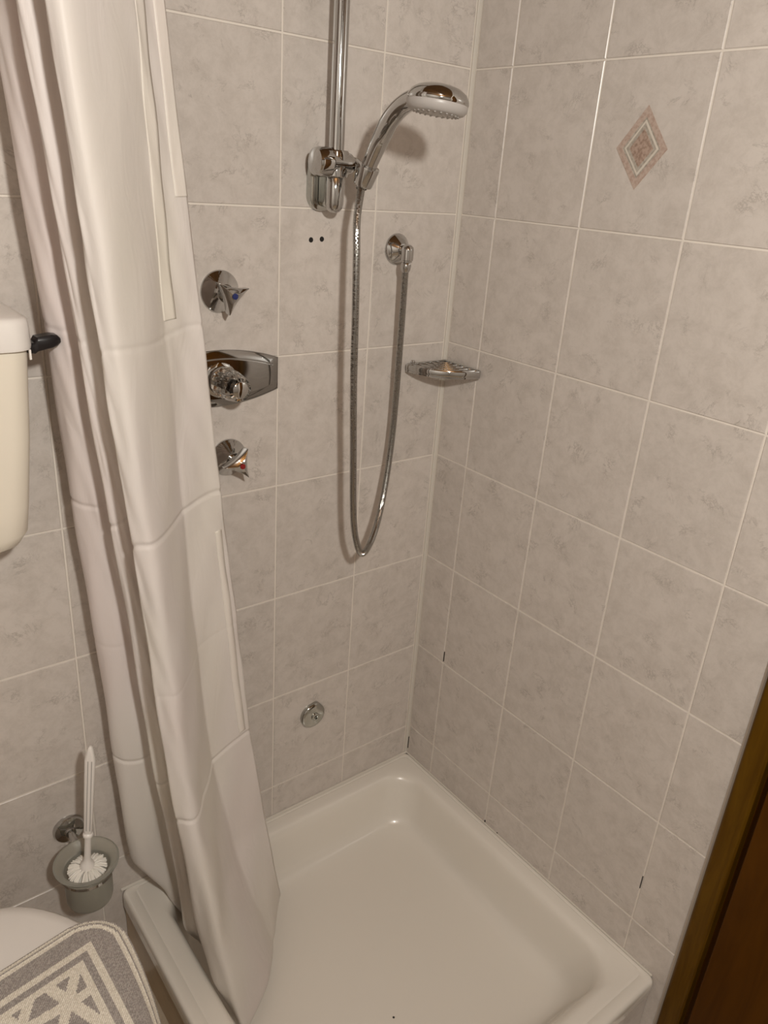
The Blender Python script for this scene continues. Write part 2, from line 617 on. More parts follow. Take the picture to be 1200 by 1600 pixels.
ap = MB().box((-0.765, -0.7695, 0.0), (-0.750, -0.0016, 0.1225))
ap.build('apron', M['apron'], tray, smooth=False, bevel=0.002)
MB().box((-0.750, -0.7695, 0.0), (-0.0016, -0.7545, 0.1225)).build('apron', M['tile'], tray, smooth=False, bevel=0.002)
dr = MB()
dr.lathe([(0.040, 0.0), (0.040, 0.0012), (0.036, 0.003), (0.0, 0.0038)], axis((-0.40, -0.42, 0.0404), (0, 0, 1)), 32)
# the drain lies at the front, outside the picture
dr.v = [(x + 0.02, y - 0.20, z - 0.0165) for x, y, z in dr.v]
dr.build('drain_cover', M['chrome'], tray)
sp = MB().lathe([(0.0, 0.0), (0.0022, 0.0004), (0.0024, 0.0012), (0.0012, 0.002), (0, 0.0022)], axis((-0.4034, -0.4720, 0.0222), (0, 0, 1)), 8).build('crumb', M['mould'])
tag(sp, 'tiny dark speck lying on the white floor of the shower tray', 'speck')

# ------------------------------------------------------------------ shower curtain
# each row: one fold of the cloth as points (z, x, y) from the rod down to the hem
FOLD = [
    [(2.0, -.834, -.032), (1.1, -.779, -.027), (.6, -.752, -.026), (.30, -.735, -.026), (.19, -.697, -.024), (.165, -.694, -.024), (.085, -.668, -.058)],
    [(2.0, -.863, -.091), (1.1, -.810, -.075), (.6, -.781, -.066), (.30, -.764, -.061), (.19, -.700, -.040), (.165, -.697, -.040), (.085, -.664, -.066)],
    [(2, -0.867, -0.119), (1.1, -0.809, -0.101), (0.6, -0.778, -0.091), (.30, -.756, -.082), (.19, -.703, -.080), (.165, -.699, -.080), (.085, -.664, -.082)],
    [(2, -0.863, -0.139), (1.1, -0.791, -0.117), (0.6, -0.750, -0.104), (.30, -.722, -.090), (.19, -.692, -.090), (.165, -.690, -.090), (.085, -.658, -.090)],
    [(2, -0.854, -0.143), (1.1, -0.771, -0.121), (0.6, -0.724, -0.108), (.30, -.692, -.091), (.19, -.679, -.094), (.165, -.677, -.094), (.085, -.650, -.092)],
    [(2, -0.855, -0.169), (1.1, -0.771, -0.146), (0.6, -0.724, -0.134), (.30, -.692, -.126), (.19, -.680, -.122), (.165, -.678, -.122), (.085, -.650, -.112)],
    [(2, -0.874, -0.204), (1.1, -0.791, -0.182), (0.6, -0.745, -0.169), (.30, -.712, -.166), (.19, -.704, -.160), (.165, -.700, -.160), (.085, -.662, -.145)],
    [(2, -0.874, -0.216), (1.1, -0.790, -0.193), (0.6, -0.744, -0.181), (.30, -.707, -.176), (.19, -.699, -.172), (.165, -.696, -.172), (.085, -.660, -.158)],
    [(2, -0.860, -0.220), (1.1, -0.779, -0.199), (0.6, -0.734, -0.187), (.30, -.699, -.182), (.19, -.689, -.180), (.165, -.686, -.180), (.085, -.654, -.168)],
    [(2, -0.846, -0.221), (1.1, -0.766, -0.200), (0.6, -0.721, -0.189), (.30, -.686, -.184), (.19, -.677, -.184), (.165, -.674, -.184), (.085, -.646, -.176)],
    [(2, -0.847, -0.246), (1.1, -0.767, -0.226), (0.6, -0.723, -0.216), (.30, -.690, -.214), (.19, -.682, -.220), (.165, -.679, -.222), (.080, -.648, -.215)],
    [(2, -0.864, -0.273), (1.1, -0.791, -0.265), (0.6, -0.750, -0.261), (.30, -.722, -.270), (.19, -.705, -.280), (.165, -.702, -.284), (.075, -.668, -.290)],
    [(2, -0.866, -0.284), (1.1, -0.791, -0.277), (0.6, -0.750, -0.274), (.30, -.718, -.300), (.19, -.701, -.315), (.165, -.698, -.318), (.068, -.671, -.336)],
    [(2, -0.851, -0.291), (1.1, -0.771, -0.288), (0.6, -0.726, -0.287), (.30, -.696, -.318), (.19, -.683, -.333), (.165, -.680, -.336), (.062, -.658, -.346)],
    [(2.0, -.800, -.262), (1.1, -.726, -.244), (.6, -.684, -.234), (.33, -.652, -.246), (.19, -.626, -.286), (.165, -.621, -.292), (.062, -.580, -.285)],
    [(2.0, -.745, -.223), (1.1, -.685, -.190), (.6, -.646, -.174), (.33, -.596, -.174), (.19, -.568, -.201), (.165, -.562, -.206), (.066, -.532, -.219)],
    [(2.0, -.725, -.200), (1.1, -.648, -.173), (.6, -.600, -.160), (.33, -.556, -.157), (.19, -.536, -.178), (.165, -.532, -.183), (.070, -.505, -.186)],
    [(2.0, -.705, -.185), (1.1, -.606, -.159), (.6, -.549, -.146), (.33, -.508, -.138), (.19, -.490, -.144), (.165, -.486, -.147), (.074, -.464, -.134)],
]
FT = [[(z, Vector((x, y, 0))) for z, x, y in f] for f in FOLD]
SUB = 7
ZTOP = 2.0
NR = 900
rows = []
hem_z = [f[-1][0] for f in FT]
def smooth_at(tab, z):
    # light vertical smoothing of the piecewise line
    h = 0.016 if z < 0.5 else 0.05
    return (lerp_table(tab, min(ZTOP, z + h)) + 2 * lerp_table(tab, z) + lerp_table(tab, max(tab[-1][0], z - h))) / 4
for i in range(NR + 1):
    t = i / NR
    nodes = []
    for k, tab in enumerate(FT):
        z = ZTOP + (hem_z[k] - ZTOP) * t
        p = smooth_at(tab, z)
        nodes.append(Vector((p.x, p.y, z)))
    head = catmull(nodes[:16], SUB)
    tail = catmull(nodes[15:], SUB)
    rows.append(head + tail[1:])
ncol = len(rows[0])
def creased(rows):
    out = []
    for i, row in enumerate(rows):
        new = []
        for j, p in enumerate(row):
            a, b = row[max(j - 1, 0)], row[min(j + 1, ncol - 1)]
            tg = Vector((b.x - a.x, b.y - a.y, 0)).normalized()
            nrm = Vector((tg.y, -tg.x, 0))
            d = 0.0
            for zc, amp in ((1.345, 0.0012), (1.082, 0.0022), (0.826, 0.0006), (0.572, 0.0026)):
                zz = zc + 0.004 * math.sin(j * 0.23)
                q = abs(p.z - zz)
                if q < 0.006:
                    d -= amp * (1 - q / 0.006)
            fade = min(1, max(0, (1.9 - p.z) * 2))
            d += fade * (0.0011 * math.sin(11 * p.z + 0.31 * j) + 0.0007 * math.sin(29 * p.z - 0.53 * j + 1.3))
            d += 0.0008 * math.sin(53 * p.z + 0.9 * j) * max(0, math.sin(3.1 * p.z + 0.2 * j))
            new.append(p + nrm * d)
        out.append(new)
    return out
rows = creased(rows)
curtain = thing('shower_curtain', 'long white fabric shower curtain gathered in folds and tucked into the tray', 'curtain', (-0.75, -0.17, ZTOP))
mb = MB()
mb.add([p for r in rows for p in r], [(i * ncol + j, i * ncol + j + 1, (i + 1) * ncol + j + 1, (i + 1) * ncol + j) for i in range(NR) for j in range(ncol - 1)])
cl = mb.build('cloth', M['fabric'], curtain, angle=80)
so = cl.modifiers.new('thick', 'SOLIDIFY')
so.thickness = 0.0008
so.offset = 0
# folded hem strips along the free edge
def hem_band(j0, j1, z0, z1):
    mb = MB()
    sel = [r for r in rows if z1 >= r[j0].z >= z0]
    grid = []
    for r in sel:
        line = []
        for j in range(j0, j1 + 1):
            a, b = r[max(j - 1, 0)], r[min(j + 1, ncol - 1)]
            tg = Vector((b.x - a.x, b.y - a.y, 0)).normalized()
            line.append(r[j] + Vector((tg.y, -tg.x, 0)) * 0.0007)
        grid.append(line)
    n = j1 - j0 + 1
    mb.add([p for l in grid for p in l], [(i * n + j, i * n + j + 1, (i + 1) * n + j + 1, (i + 1) * n + j) for i in range(len(grid) - 1) for j in range(n - 1)])
    o = mb.build('hem_band', M['hem'], curtain, angle=80)
    s = o.modifiers.new('thick', 'SOLIDIFY')
    s.thickness = 0.0007
    s.offset = 0
hem_band(15 * SUB, 15 * SUB + 5, 1.36, 1.95)
hem_band(ncol - 6, ncol - 1, 1.515, 1.95)
hem_band(ncol - 5, ncol - 3, 0.585, 1.02)

rod = MB().tube([(-0.80, 0.0, 2.03), (-0.80, -3.2, 2.03)], 0.0125, 16)
rod = rod.build('rod', M['plastic_white'])
rt = thing('curtain_rod', 'white curtain rod running above the tray edge', 'rod', (-0.80, 0.0, 2.03))
rod.parent = rt
rod.data.transform(Matrix.Translation((0.80, 0, -2.03)))
rod.name = 'pole'
for k in range(7):
    p = rows[0][min(ncol - 1, 4 + k * 17)]
    g = MB()
    g.tube([(p.x, p.y, ZTOP - 0.004), (p.x * 0.5 - 0.4, p.y, ZTOP + 0.008), (-0.80, p.y, 2.047), (-0.785, p.y, 2.03)], 0.0022, 8)
    g.build('hook', M['plastic_white'], rt)

# ------------------------------------------------------------------ rail with slider
RX, RY = -0.3295, -0.042
rail = thing('shower_rail', 'vertical chrome shower rail with slider on the back wall', 'shower rail', (RX, 0.0, 1.50))
mb = MB()
mb.lathe([(0.0125, 0.0), (0.0125, 0.70)], axis((RX, RY, 1.515), (0, 0, 1)), 32)
mb.build('pole', M['chrome'], rail)
# lower wall bracket: rounded plate, neck and the cup that takes the end of the rail
mb = MB()
def plate_ring(w, z0, z1, y, r):
    return [(RX - 0.001 + x, y, z) for x, z in rrect(-w, w, z0, z1, r, 8)]
mb.loft([plate_ring(0.0285, 1.497, 1.596, -0.0002, 0.024), plate_ring(0.0285, 1.497, 1.596, -0.009, 0.024), plate_ring(0.0278, 1.498, 1.595, -0.0115, 0.0225), plate_ring(0.0255, 1.500, 1.593, -0.0125, 0.021)])
mb.loft([plate_ring(0.0125, 1.504, 1.575, -0.014, 0.010), plate_ring(0.0120, 1.504, 1.575, -0.042, 0.010)])
br = mb.build('wall_bracket', M['steel'], rail)
mb = MB()
mb.lathe([(0.0, 1.4965), (0.006, 1.497), (0.0105, 1.4995), (0.0138, 1.504), (0.0155, 1.511), (0.0155, 1.551), (0.0145, 1.553), (0.0127, 1.553)], axis((RX, RY, 0), (0, 0, 1)), 28)
mb.build('end_cup', M['chrome'], br)
# upper bracket, outside the picture
mb = MB()
mb.loft([[(RX + x, y, z) for x, z in rrect(-0.0255, 0.0255, 2.13, 2.20, 0.022)] for y in (-0.0002, -0.014)])
mb.loft([[(RX + x, y, z) for x, z in rrect(-0.012, 0.012, 2.15, 2.19, 0.010)] for y in (-0.012, -0.04)])
mb.build('wall_bracket', M['steel'], rail)
sz = 1.5735
mb = MB()
mb.lathe([(0.0, -0.0065), (0.013, -0.006), (0.0205, -0.003), (0.0228, 0.003), (0.0228, 0.021), (0.0190, 0.024), (0.0190, 0.026), (0.0180, 0.028), (0.0180, 0.058), (0.0165, 0.064), (0.0115, 0.071), (0.0100, 0.080), (0.0, 0.082)], axis((RX - 0.040, RY - 0.003, sz), (1, 0, 0), (0, 0, 1)), 32)
sld = mb.build('slider', M['chrome'], rail)
mb = MB()
mb.lathe([(0.0196, 0), (0.0205, 0.001), (0.0205, 0.038), (0.0190, 0.040)], axis((RX, RY, sz - 0.021), (0, 0, 1)), 28)
mb.build('slider_sleeve', M['chrome'], sld)
# cradle that holds the hand shower
hp = [Vector(p) for p in ((-0.3055, -0.086, 1.5423), (-0.3027, -0.100, 1.5755), (-0.3001, -0.123, 1.6141), (-0.3050, -0.153, 1.6420), (-0.3045, -0.185, 1.6610), (-0.3010, -0.225, 1.6710))]
hd = (hp[1] - hp[0]).normalized()
cr = hp[0] + hd * 0.016
mb = MB()
mb.tube([(RX + 0.036, RY - 0.003, sz), (RX + 0.036, RY - 0.020, sz - 0.006), tuple(cr + Vector((-0.004, 0.012, 0)))], [0.011, 0.010, 0.011], 16)
mb.lathe([(0.0128, -0.014), (0.0155, -0.015), (0.0165, -0.012), (0.0185, 0.013), (0.0178, 0.016), (0.0150, 0.0165)], axis(cr, hd), 28)
mb.build('cradle', M['chrome'], sld)

# ------------------------------------------------------------------ hand shower
hs = thing('hand_shower', 'chrome hand shower with round spray head resting in the slider cradle', 'shower head', tuple(hp[0]))
path = catmull(hp, 8)
n = len(path)
rad, fl = [], []
for i in range(n):
    t = i / (n - 1)
    rad.append(0.0112 + 0.0035 * min(1, t * 2.2) - 0.0015 * max(0, t - 0.6))
    fl.append(1.0 - 0.22 * max(0, t - 0.5))
mb = MB()
mb.tube(path, rad, 24, flat=fl)
mb.build('handle', M['chrome'], hs)
HC = Vector((-0.2996, -0.2500, 1.6610))
ha = Vector((0.09, -0.031, 1.0)).normalized()     # up axis of the head
hm = axis(HC, ha)
mb = MB()
mb.lathe([(0.0446, -0.0010), (0.0454, 0.0010), (0.0445, 0.0060), (0.0405, 0.0130), (0.032, 0.0185), (0.021, 0.0220), (0.010, 0.0234), (0.0, 0.0236)], hm, 48)
hb = mb.build('spray_head', M['chrome'], hs)
mb = MB()
mb.lathe([(0.0444, -0.0008), (0.0450, -0.0030), (0.0440, -0.0085), (0.0405, -0.0130), (0.036, -0.0150), (0.0, -0.0165)], hm, 48)
mb.build('spray_ring', M['plastic_grey'], hb)
mb = MB()
for rr, cnt in ((0.0, 1), (0.009, 6), (0.018, 12), (0.027, 18), (0.0335, 24)):
    for k in range(cnt):
        a = 2 * PI * k / cnt + rr * 40
        q = hm @ Vector((rr * math.cos(a), rr * math.sin(a), -0.0148))
        mb.lathe([(0.0018, 0), (0.0014, 0.0014), (0.0, 0.0018)], axis(q, -ha), 6)
nz = mb.build('nozzles', M['nozzle'], hb)
nz['kind'] = 'stuff'

# ------------------------------------------------------------------ wall outlet elbow
we = thing('wall_outlet', 'small chrome hose outlet elbow on a cone shaped rosette', 'wall outlet', (-0.1545, 0.0, 1.4345))
mb = MB()
mb.lathe([(0.0285, 0.0002), (0.0285, 0.002), (0.0270, 0.0045), (0.0130, 0.0200), (0.0112, 0.0210), (0.0, 0.0210)], axis((-0.1545, 0, 1.4345), (0, -1, 0)), 36)
mb.build('rosette', M['chrome'], we)
mb = MB()
mb.tube([(-0.1545, -0.018, 1.4345), (-0.1575, -0.034, 1.4345), (-0.1640, -0.044, 1.4340)], [0.0100, 0.0100, 0.0102], 20)
mb.lathe([(0.0, 0.0155), (0.006, 0.0150), (0.0105, 0.011), (0.0115, 0.006), (0.0115, -0.012), (0.0100, -0.013), (0.0100, -0.0155), (0.0, -0.0155)], axis((-0.1668, -0.0475, 1.4320), (0, 0, 1)), 20)
mb.build('elbow', M['chrome'], we)

# ------------------------------------------------------------------ hose
hose_pts = [(-0.3062, -0.0855, 1.5385), (-0.3096, -0.09, 1.5404), (-0.325, -0.103, 1.4939), (-0.3296, -0.113, 1.435), (-0.3305, -0.12, 1.3319), (-0.3275, -0.121, 1.2209), (-0.3205, -0.121, 1.1011), (-0.3123, -0.121, 0.9715), (-0.3008, -0.119, 0.9099), (-0.2775, -0.112, 0.8703), (-0.2368, -0.09, 0.8867), (-0.1946, -0.062, 0.9524), (-0.1638, -0.04, 1.0791), (-0.1632, -0.042, 1.2613), (-0.1685, -0.0478, 1.4), (-0.1668, -0.0475, 1.413)]
hose = thing('shower_hose', 'ribbed metal shower hose hanging in a loop from the hand shower', 'hose', hose_pts[0])
dense = catmull(hose_pts, 60)
# resample by arc length so that the ribs are even
acc = [0.0]
for a, b in zip(dense, dense[1:]):
    acc.append(acc[-1] + (b - a).length)
def along(s):
    lo, hi = 0, len(acc) - 1
    while hi - lo > 1:
        mid = (lo + hi) // 2
        if acc[mid] > s:
            hi = mid
        else:
            lo = mid
    t = (s - acc[lo]) / max(1e-9, acc[hi] - acc[lo])
    return dense[lo].lerp(dense[hi], t)
pitch = 0.0025
tot = acc[-1]
pts, rr = [], []
s = 0.010
while s < tot - 0.016:
    for ds, r in ((0.0, 0.0057), (0.0005, 0.0066), (0.0016, 0.0066), (0.0021, 0.0057)):
        pts.append(along(s + ds))
        rr.append(r)
    s += pitch
mb = MB()
mb.tube(pts, rr, 12)
mb.build('ribbed_tube', M['chrome_soft'], hose, angle=30)
mb = MB()
mb.tube([along(0.0), along(0.005), along(0.010), along(0.013)], [0.0098, 0.0100, 0.0090, 0.0072], 20)
mb.build('nut', M['chrome'], hose)
mb = MB()
mb.tube([along(tot - 0.019), along(tot - 0.015), along(tot - 0.006), along(tot)], [0.0070, 0.0090, 0.0098, 0.0098], 20)
mb.build('nut', M['chrome'], hose)

# ------------------------------------------------------------------ stop valves
def valve(x, z, a0, mark, name, label):
    t = thing(name, label, 'valve', (x, 0.0, z), 'chrome valves on the back wall')
    mb = MB()
    mb.lathe([(0.0345, 0.0002), (0.0345, 0.0022), (0.0330, 0.0040), (0.0150, 0.0215), (0.0145, 0.0235), (0.0, 0.0235)], axis((x, 0, z), (0, -1, 0), (1, 0, 0)), 40)
    mb.build('rosette', M['chrome'], t)
    mb = MB()
    mb.lathe([(0.0120, 0.020), (0.0120, 0.040), (0.0, 0.041)], axis((x, 0, z), (0, -1, 0), (1, 0, 0)), 24)
    mb.build('stem', M['chrome'], t)
    # three-armed handle with hollow sides
    mb = MB()
    rings = []
    for h, k in ((0.026, 0.55), (0.030, 0.88), (0.033, 0.97), (0.0455, 1.0), (0.0480, 0.975), (0.0492, 0.90), (0.0525, 0.50), (0.0545, 0.28), (0.0550, 0.14)):
        ring = []
        for j in range(72):
            t_ = 2 * PI * j / 72
            # rounded deltoid: three pointed arms, hollow sides
            px, pz = 2 * math.cos(t_) + 0.84 * math.cos(2 * t_), 2 * math.sin(t_) - 0.84 * math.sin(2 * t_)
            r, a = 0.0112 * k * math.hypot(px, pz), math.atan2(pz, px) + a0
            ring.append((x + r * math.cos(a), -h, z + r * math.sin(a)))
        rings.append(ring)
    mb.loft(rings)
    hn = mb.build('handle', M['chrome'], t)
    mb = MB()
    mb.lathe([(0.0050, 0.0540), (0.0048, 0.0566), (0.0, 0.0572)], axis((x, 0, z), (0, -1, 0), (1, 0, 0)), 20)
    o = mb.build('colour_mark', M[mark], hn)
    o['label'] = 'red dot' if mark == 'red' else 'blue dot'
valve(-0.5222, 1.3668, math.radians(20), 'blue', 'stop_valve', 'chrome three-armed valve with blue dot, above the rectangular mixer plate')
valve(-0.5105, 1.0755, math.radians(62), 'red', 'stop_valve', 'chrome three-armed valve with red dot, below the rectangular mixer plate')

# ------------------------------------------------------------------ mixer with clear knob
MX, MZ = -0.5290, 1.2215
mix = thing('shower_mixer', 'chrome mixer plate with bowed edges and a clear fluted knob', 'mixer', (MX, 0.0, MZ))
def mixer_ring(s, y, inset):
    hw, hm_, he = 0.118 - inset, 0.0490 - inset, 0.0285 - inset * 0.75
    out = []
    for k in range(25):
        u = -1 + 2 * k / 24
        out.append((MX + hw * u, y, MZ + he + (hm_ - he) * (1 - u * u)))
    for k in range(25):
        u = 1 - 2 * k / 24
        out.append((MX + hw * u, y, MZ - he - (hm_ - he) * (1 - u * u)))
    return out[::-1]
mb = MB()
mb.loft([mixer_ring(1, -0.0002, 0), mixer_ring(1, -0.0030, 0), mixer_ring(1, -0.0040, 0.0012), mixer_ring(1, -0.0075, 0.0130), mixer_ring(1, -0.0105, 0.0148), mixer_ring(1, -0.0112, 0.0165)])
mb.build('plate', M['chrome_dark'], mix, angle=25)
mb = MB()
mb.lathe([(0.0300, 0.0108), (0.0300, 0.0135), (0.0270, 0.0150), (0.0245, 0.0155), (0.0245, 0.0205), (0.0225, 0.0230), (0.0, 0.0230)], axis((MX, 0, MZ), (0, -1, 0), (1, 0, 0)), 40)
mb.build('collar', M['chrome'], mix)
mb = MB()
mb.lathe([(0.0220, 0.0232), (0.0255, 0.0260), (0.0272, 0.0330), (0.0266, 0.0450), (0.0238, 0.0650), (0.0215, 0.0780), (0.0195, 0.0825), (0.0160, 0.0835), (0.0, 0.0835)], axis((MX, 0, MZ), (0, -1, 0), (1, 0, 0)), 96, mod=lambda a, h: 1 - 0.055 * (0.5 + 0.5 * math.cos(12 * a)) * (1 if 0.025 < h < 0.080 else 0))
kn = mb.build('knob', M['acrylic'], mix, angle=50)
mb = MB()
mb.lathe([(0.0142, 0.0838), (0.0142, 0.0848), (0.0130, 0.0858), (0.0, 0.0862)], axis((MX, 0, MZ), (0, -1, 0), (1, 0, 0)), 32)
mb.build('knob_cap', M['chrome'], kn)
mb = MB()
mb.lathe([(0.0065, 0.0235), (0.0065, 0.0700), (0.0, 0.0710)], axis((MX, 0, MZ), (0, -1, 0), (1, 0, 0)), 16)
mb.build('spindle', M['chrome'], mix)

# ------------------------------------------------------------------ blank cap low on the wall
cap = thing('blanking_plug', 'round chrome blanking cap with a screw, low on the back wall', 'plug', (-0.3085, 0.0, 0.4160))
mb = MB()
mb.lathe([(0.0308, 0.0002), (0.0308, 0.0070), (0.0290, 0.0095), (0.0240, 0.0108), (0.0, 0.0115)], axis((-0.3085, 0, 0.4160), (0, -1, 0), (1, 0, 0)), 40, mod=lambda a, h: 1 + 0.10 * max(0, math.cos(a - 1.25)) ** 24)
mb.build('cover', M['steel'], cap)
mb = MB()
mb.lathe([(0.0100, 0.0105), (0.0100, 0.0135), (0.0085, 0.0148), (0.0050, 0.0148), (0.0044, 0.0120), (0.0, 0.0120)], axis((-0.3060, 0, 0.4145), (0, -1, 0), (1, 0, 0)), 24)
sc = mb.build('screw', M['steel'], cap)
MB().box((-0.3060 - 0.0040, -0.0118, 0.4140), (-0.3060 + 0.0040, -0.0128, 0.4153)).build('screw_slot', M['hole'], sc, smooth=False)

# ------------------------------------------------------------------ corner soap basket
sb = thing('soap_basket', 'quarter round chrome wire soap basket in the tiled corner', 'soap dish', (0.0, 0.0, 1.195))
def arc(r, z, a0=2, a1=88, n=28, c=0.0):
    return [(-c - r * math.cos(math.radians(a0 + (a1 - a0) * k / n)), -c - r * math.sin(math.radians(a0 + (a1 - a0) * k / n)), z) for k in range(n + 1)]
ZT = 1.2130
BH = 0.0105
loop = [(-0.0062, -0.0062)] + [(-0.0042, -0.012), (-0.0042, -0.060), (-0.0042, -0.104), (-0.0062, -0.1115), (-0.0120, -0.1155)]
loop += [(-0.1155 * math.cos(math.radians(a)), -0.1155 * math.sin(math.radians(a))) for a in (76, 66, 56, 45, 34, 24, 14)]
loop += [(-0.1155, -0.0120), (-0.1115, -0.0062), (-0.104, -0.0042), (-0.060, -0.0042), (-0.012, -0.0042)]
def closed(pts, sub):
    n = len(pts)
    out = []
    for i in range(n):
        p0, p1, p2, p3 = (Vector((*pts[(i + k - 1) % n], 0)) for k in range(4))
        for k in range(sub):
            t = k / sub
            out.append(0.5 * ((2 * p1) + (p2 - p0) * t + (2 * p0 - 5 * p1 + 4 * p2 - p3) * t * t + (3 * p1 - p0 - 3 * p2 + p3) * t ** 3))
    return out
lp = closed(loop, 4)
def loop_band(prof):
    mb = MB()
    n = len(lp)
    vs, m_ = [], len(prof)
    for i in range(n):
        tg = (lp[(i + 1) % n] - lp[i - 1]).normalized()
        nr = Vector((tg.y, -tg.x, 0))
        vs += [lp[i] + nr * a + Vector((0, 0, ZT + h)) for a, h in prof]
    fs = [(i * m_ + j, ((i + 1) % n) * m_ + j, ((i + 1) % n) * m_ + (j + 1) % m_, i * m_ + (j + 1) % m_) for i in range(n) for j in range(m_)]
    mb.add(vs, fs)
    return mb
o = loop_band([(0.0012, 0.0), (0.0016, -0.002), (0.0016, -BH + 0.001), (0.0010, -BH), (-0.0006, -BH), (-0.0010, -BH + 0.002), (-0.0010, -0.001), (0.0, 0.0008)]).build('rim_band', M['chrome'], sb)
o = loop_band([(-0.0005, -BH - 0.0005), (0.0022, -BH - 0.0008), (0.0030, -BH - 0.0022), (0.0022, -BH - 0.0036), (-0.0005, -BH - 0.0040)]).build('bottom_wire', M['chrome'], sb)
for r in (0.026, 0.044, 0.062, 0.080, 0.098):
    a0 = math.degrees(math.asin(0.0045 / r))
    MB().tube(arc(r, ZT - 0.0030, a0, 90 - a0, 20), 0.0017, 8).build('shelf_wire', M['chrome'], sb)
d = Vector((-0.7071, -0.7071, 0))
MB().tube([tuple(d * 0.010 + Vector((0, 0, ZT - 0.0060))), tuple(d * 0.1145 + Vector((0, 0, ZT - 0.0060)))], 0.0013, 8).build('cross_wire', M['chrome'], sb)
for x, y in ((-0.093, -0.0022),):
    MB().lathe([(0.005, 0.0), (0.005, 0.004), (0.003, 0.0055), (0, 0.0055)], axis((x, -0.0002, ZT + 0.001), (0, -1, 0)), 14).build('screw', M['chrome'], sb)

# ------------------------------------------------------------------ cistern
cis = thing('toilet_cistern', 'cream plastic toilet cistern with white lid on the wall by the curtain', 'cistern', (-1.08, 0.0, 1.04))
CX = -1.078
mb = MB()
rings = []
for z, w_, d_, r in ((1.030, 0.150, 0.095, 0.03), (1.033, 0.172, 0.112, 0.035), (1.042, 0.188, 0.124, 0.036), (1.060, 0.1975, 0.131, 0.036), (1.10, 0.2020, 0.1345, 0.034), (1.20, 0.2120, 0.139, 0.030), (1.322, 0.2205, 0.142, 0.028)):
    rr_ = rrect(CX - w_, CX + w_, -d_ - 0.03, 0.0, r)
    rings.append([(x, max(-d_, min(-0.0012, y)) if False else (y if y < -0.03 else min(-0.0012, y)), z) for x, y in rrect(CX - w_, CX + w_, -d_, -0.0012, r)])
mb.loft(rings)
mb.build('tank', M['plastic_cream'], cis, angle=60)
mb = MB()
rings = []
for z, w_, d_, r in ((1.3235, 0.2195, 0.1465, 0.026), (1.3235, 0.2235, 0.1495, 0.028), (1.328, 0.2245, 0.1505, 0.029), (1.3560, 0.2236, 0.1496, 0.029), (1.3610, 0.2222, 0.1482, 0.0285), (1.3640, 0.2185, 0.1445, 0.027), (1.3650, 0.2120, 0.1380, 0.025), (1.3690, 0.15, 0.09, 0.02), (1.3700, 0.08, 0.05, 0.02)):
    yb = -0.0012 if d_ > 0.12 else -0.02
    rings.append([(x, y, z) for x, y in rrect(CX - w_, CX + w_, -d_, yb, r)])
mb.loft(rings)
mb.build('lid', M['plastic_white'], cis, angle=60)
# lever sticks out to the right, under the edge of the lid
mb = MB()
sec = lambda x, zc, hz, hy, yc: [(x, yc + a * hy, zc + b * hz) for a, b in ((-1, -0.6), (-0.8, -1), (0.8, -1), (1, -0.6), (1, 0.6), (0.8, 1), (-0.8, 1), (-1, 0.6))]
mb.loft([sec(-0.8620, 1.3210, 0.0050, 0.008, -0.118), sec(-0.8510, 1.3225, 0.0075, 0.012, -0.120), sec(-0.8475, 1.3275, 0.0092, 0.012, -0.122), sec(-0.8290, 1.3305, 0.0086, 0.012, -0.122), sec(-0.8215, 1.3310, 0.0070, 0.010, -0.121), sec(-0.8165, 1.3300, 0.0030, 0.007, -0.120)])
mb.build('flush_lever', M['plastic_black'], cis, bevel=0.001)
MB().box((-0.8605, -0.138, 1.310), (-0.8580, -0.1350, 1.323)).build('white_strip', M['plastic_white'], cis, smooth=False)  # thin white strip at the right edge of the tank, below the lid
mb = MB()
mb.tube([(CX, -0.07, 1.04), (CX, -0.07, 0.55), (CX, -0.072, 0.42), (CX, -0.10, 0.34), (CX, -0.17, 0.325)], 0.022, 16)
mb.build('flush_pipe', M['plastic_white'], cis)

# ------------------------------------------------------------------ toilet with lid
TX = -1.048
toi = thing('toilet', 'white toilet with closed lid in the lower left, under a woven mat', 'toilet', (TX, -0.42, 0.0))
def egg(z, wide, y0, y1, n=56, sx=1.0):
    """outline narrowing towards the wall; y0 back, y1 front"""
    out = []
    cy, ly = (y0 + y1) / 2, (y0 - y1) / 2
    for k in range(n):
        a = 2 * PI * k / n
        c, s_ = math.cos(a), math.sin(a)
        e = 0.82
        x = math.copysign(abs(c) ** e, c)
        y = math.copysign(abs(s_) ** e, s_)
        wf = 1 - 0.26 * max(0, y) ** 2.0
        out.append((TX + wide * x * wf, cy + ly * y, z))
    return out
mb = MB()
mb.loft([egg(0.0, 0.105, -0.20, -0.50), egg(0.02, 0.11, -0.19, -0.51), egg(0.10, 0.10, -0.19, -0.50), egg(0.20, 0.115, -0.18, -0.54), egg(0.30, 0.145, -0.165, -0.62), egg(0.37, 0.164, -0.155, -0.655), egg(0.395, 0.168, -0.150, -0.660), egg(0.400, 0.164, -0.154, -0.656), egg(0.401, 0.12, -0.21, -0.60)])
mb.build('bowl', M['ceramic'], toi, angle=60)
mb = MB()
mb.loft([egg(0.4015, 0.164, -0.165, -0.662), egg(0.404, 0.169, -0.160, -0.666), egg(0.412, 0.170, -0.159, -0.667), egg(0.416, 0.166, -0.164, -0.663)])
mb.build('seat', M['plastic_white'], toi, angle=60)
mb = MB()
mb.loft([egg(0.4165, 0.166, -0.156, -0.664), egg(0.419, 0.172, -0.150, -0.669), egg(0.430, 0.172, -0.150, -0.669), egg(0.437, 0.166, -0.157, -0.663), egg(0.440, 0.150, -0.175, -0.645), egg(0.441, 0.09, -0.25, -0.57)])
mb.build('lid', M['plastic_white'], toi, angle=60)

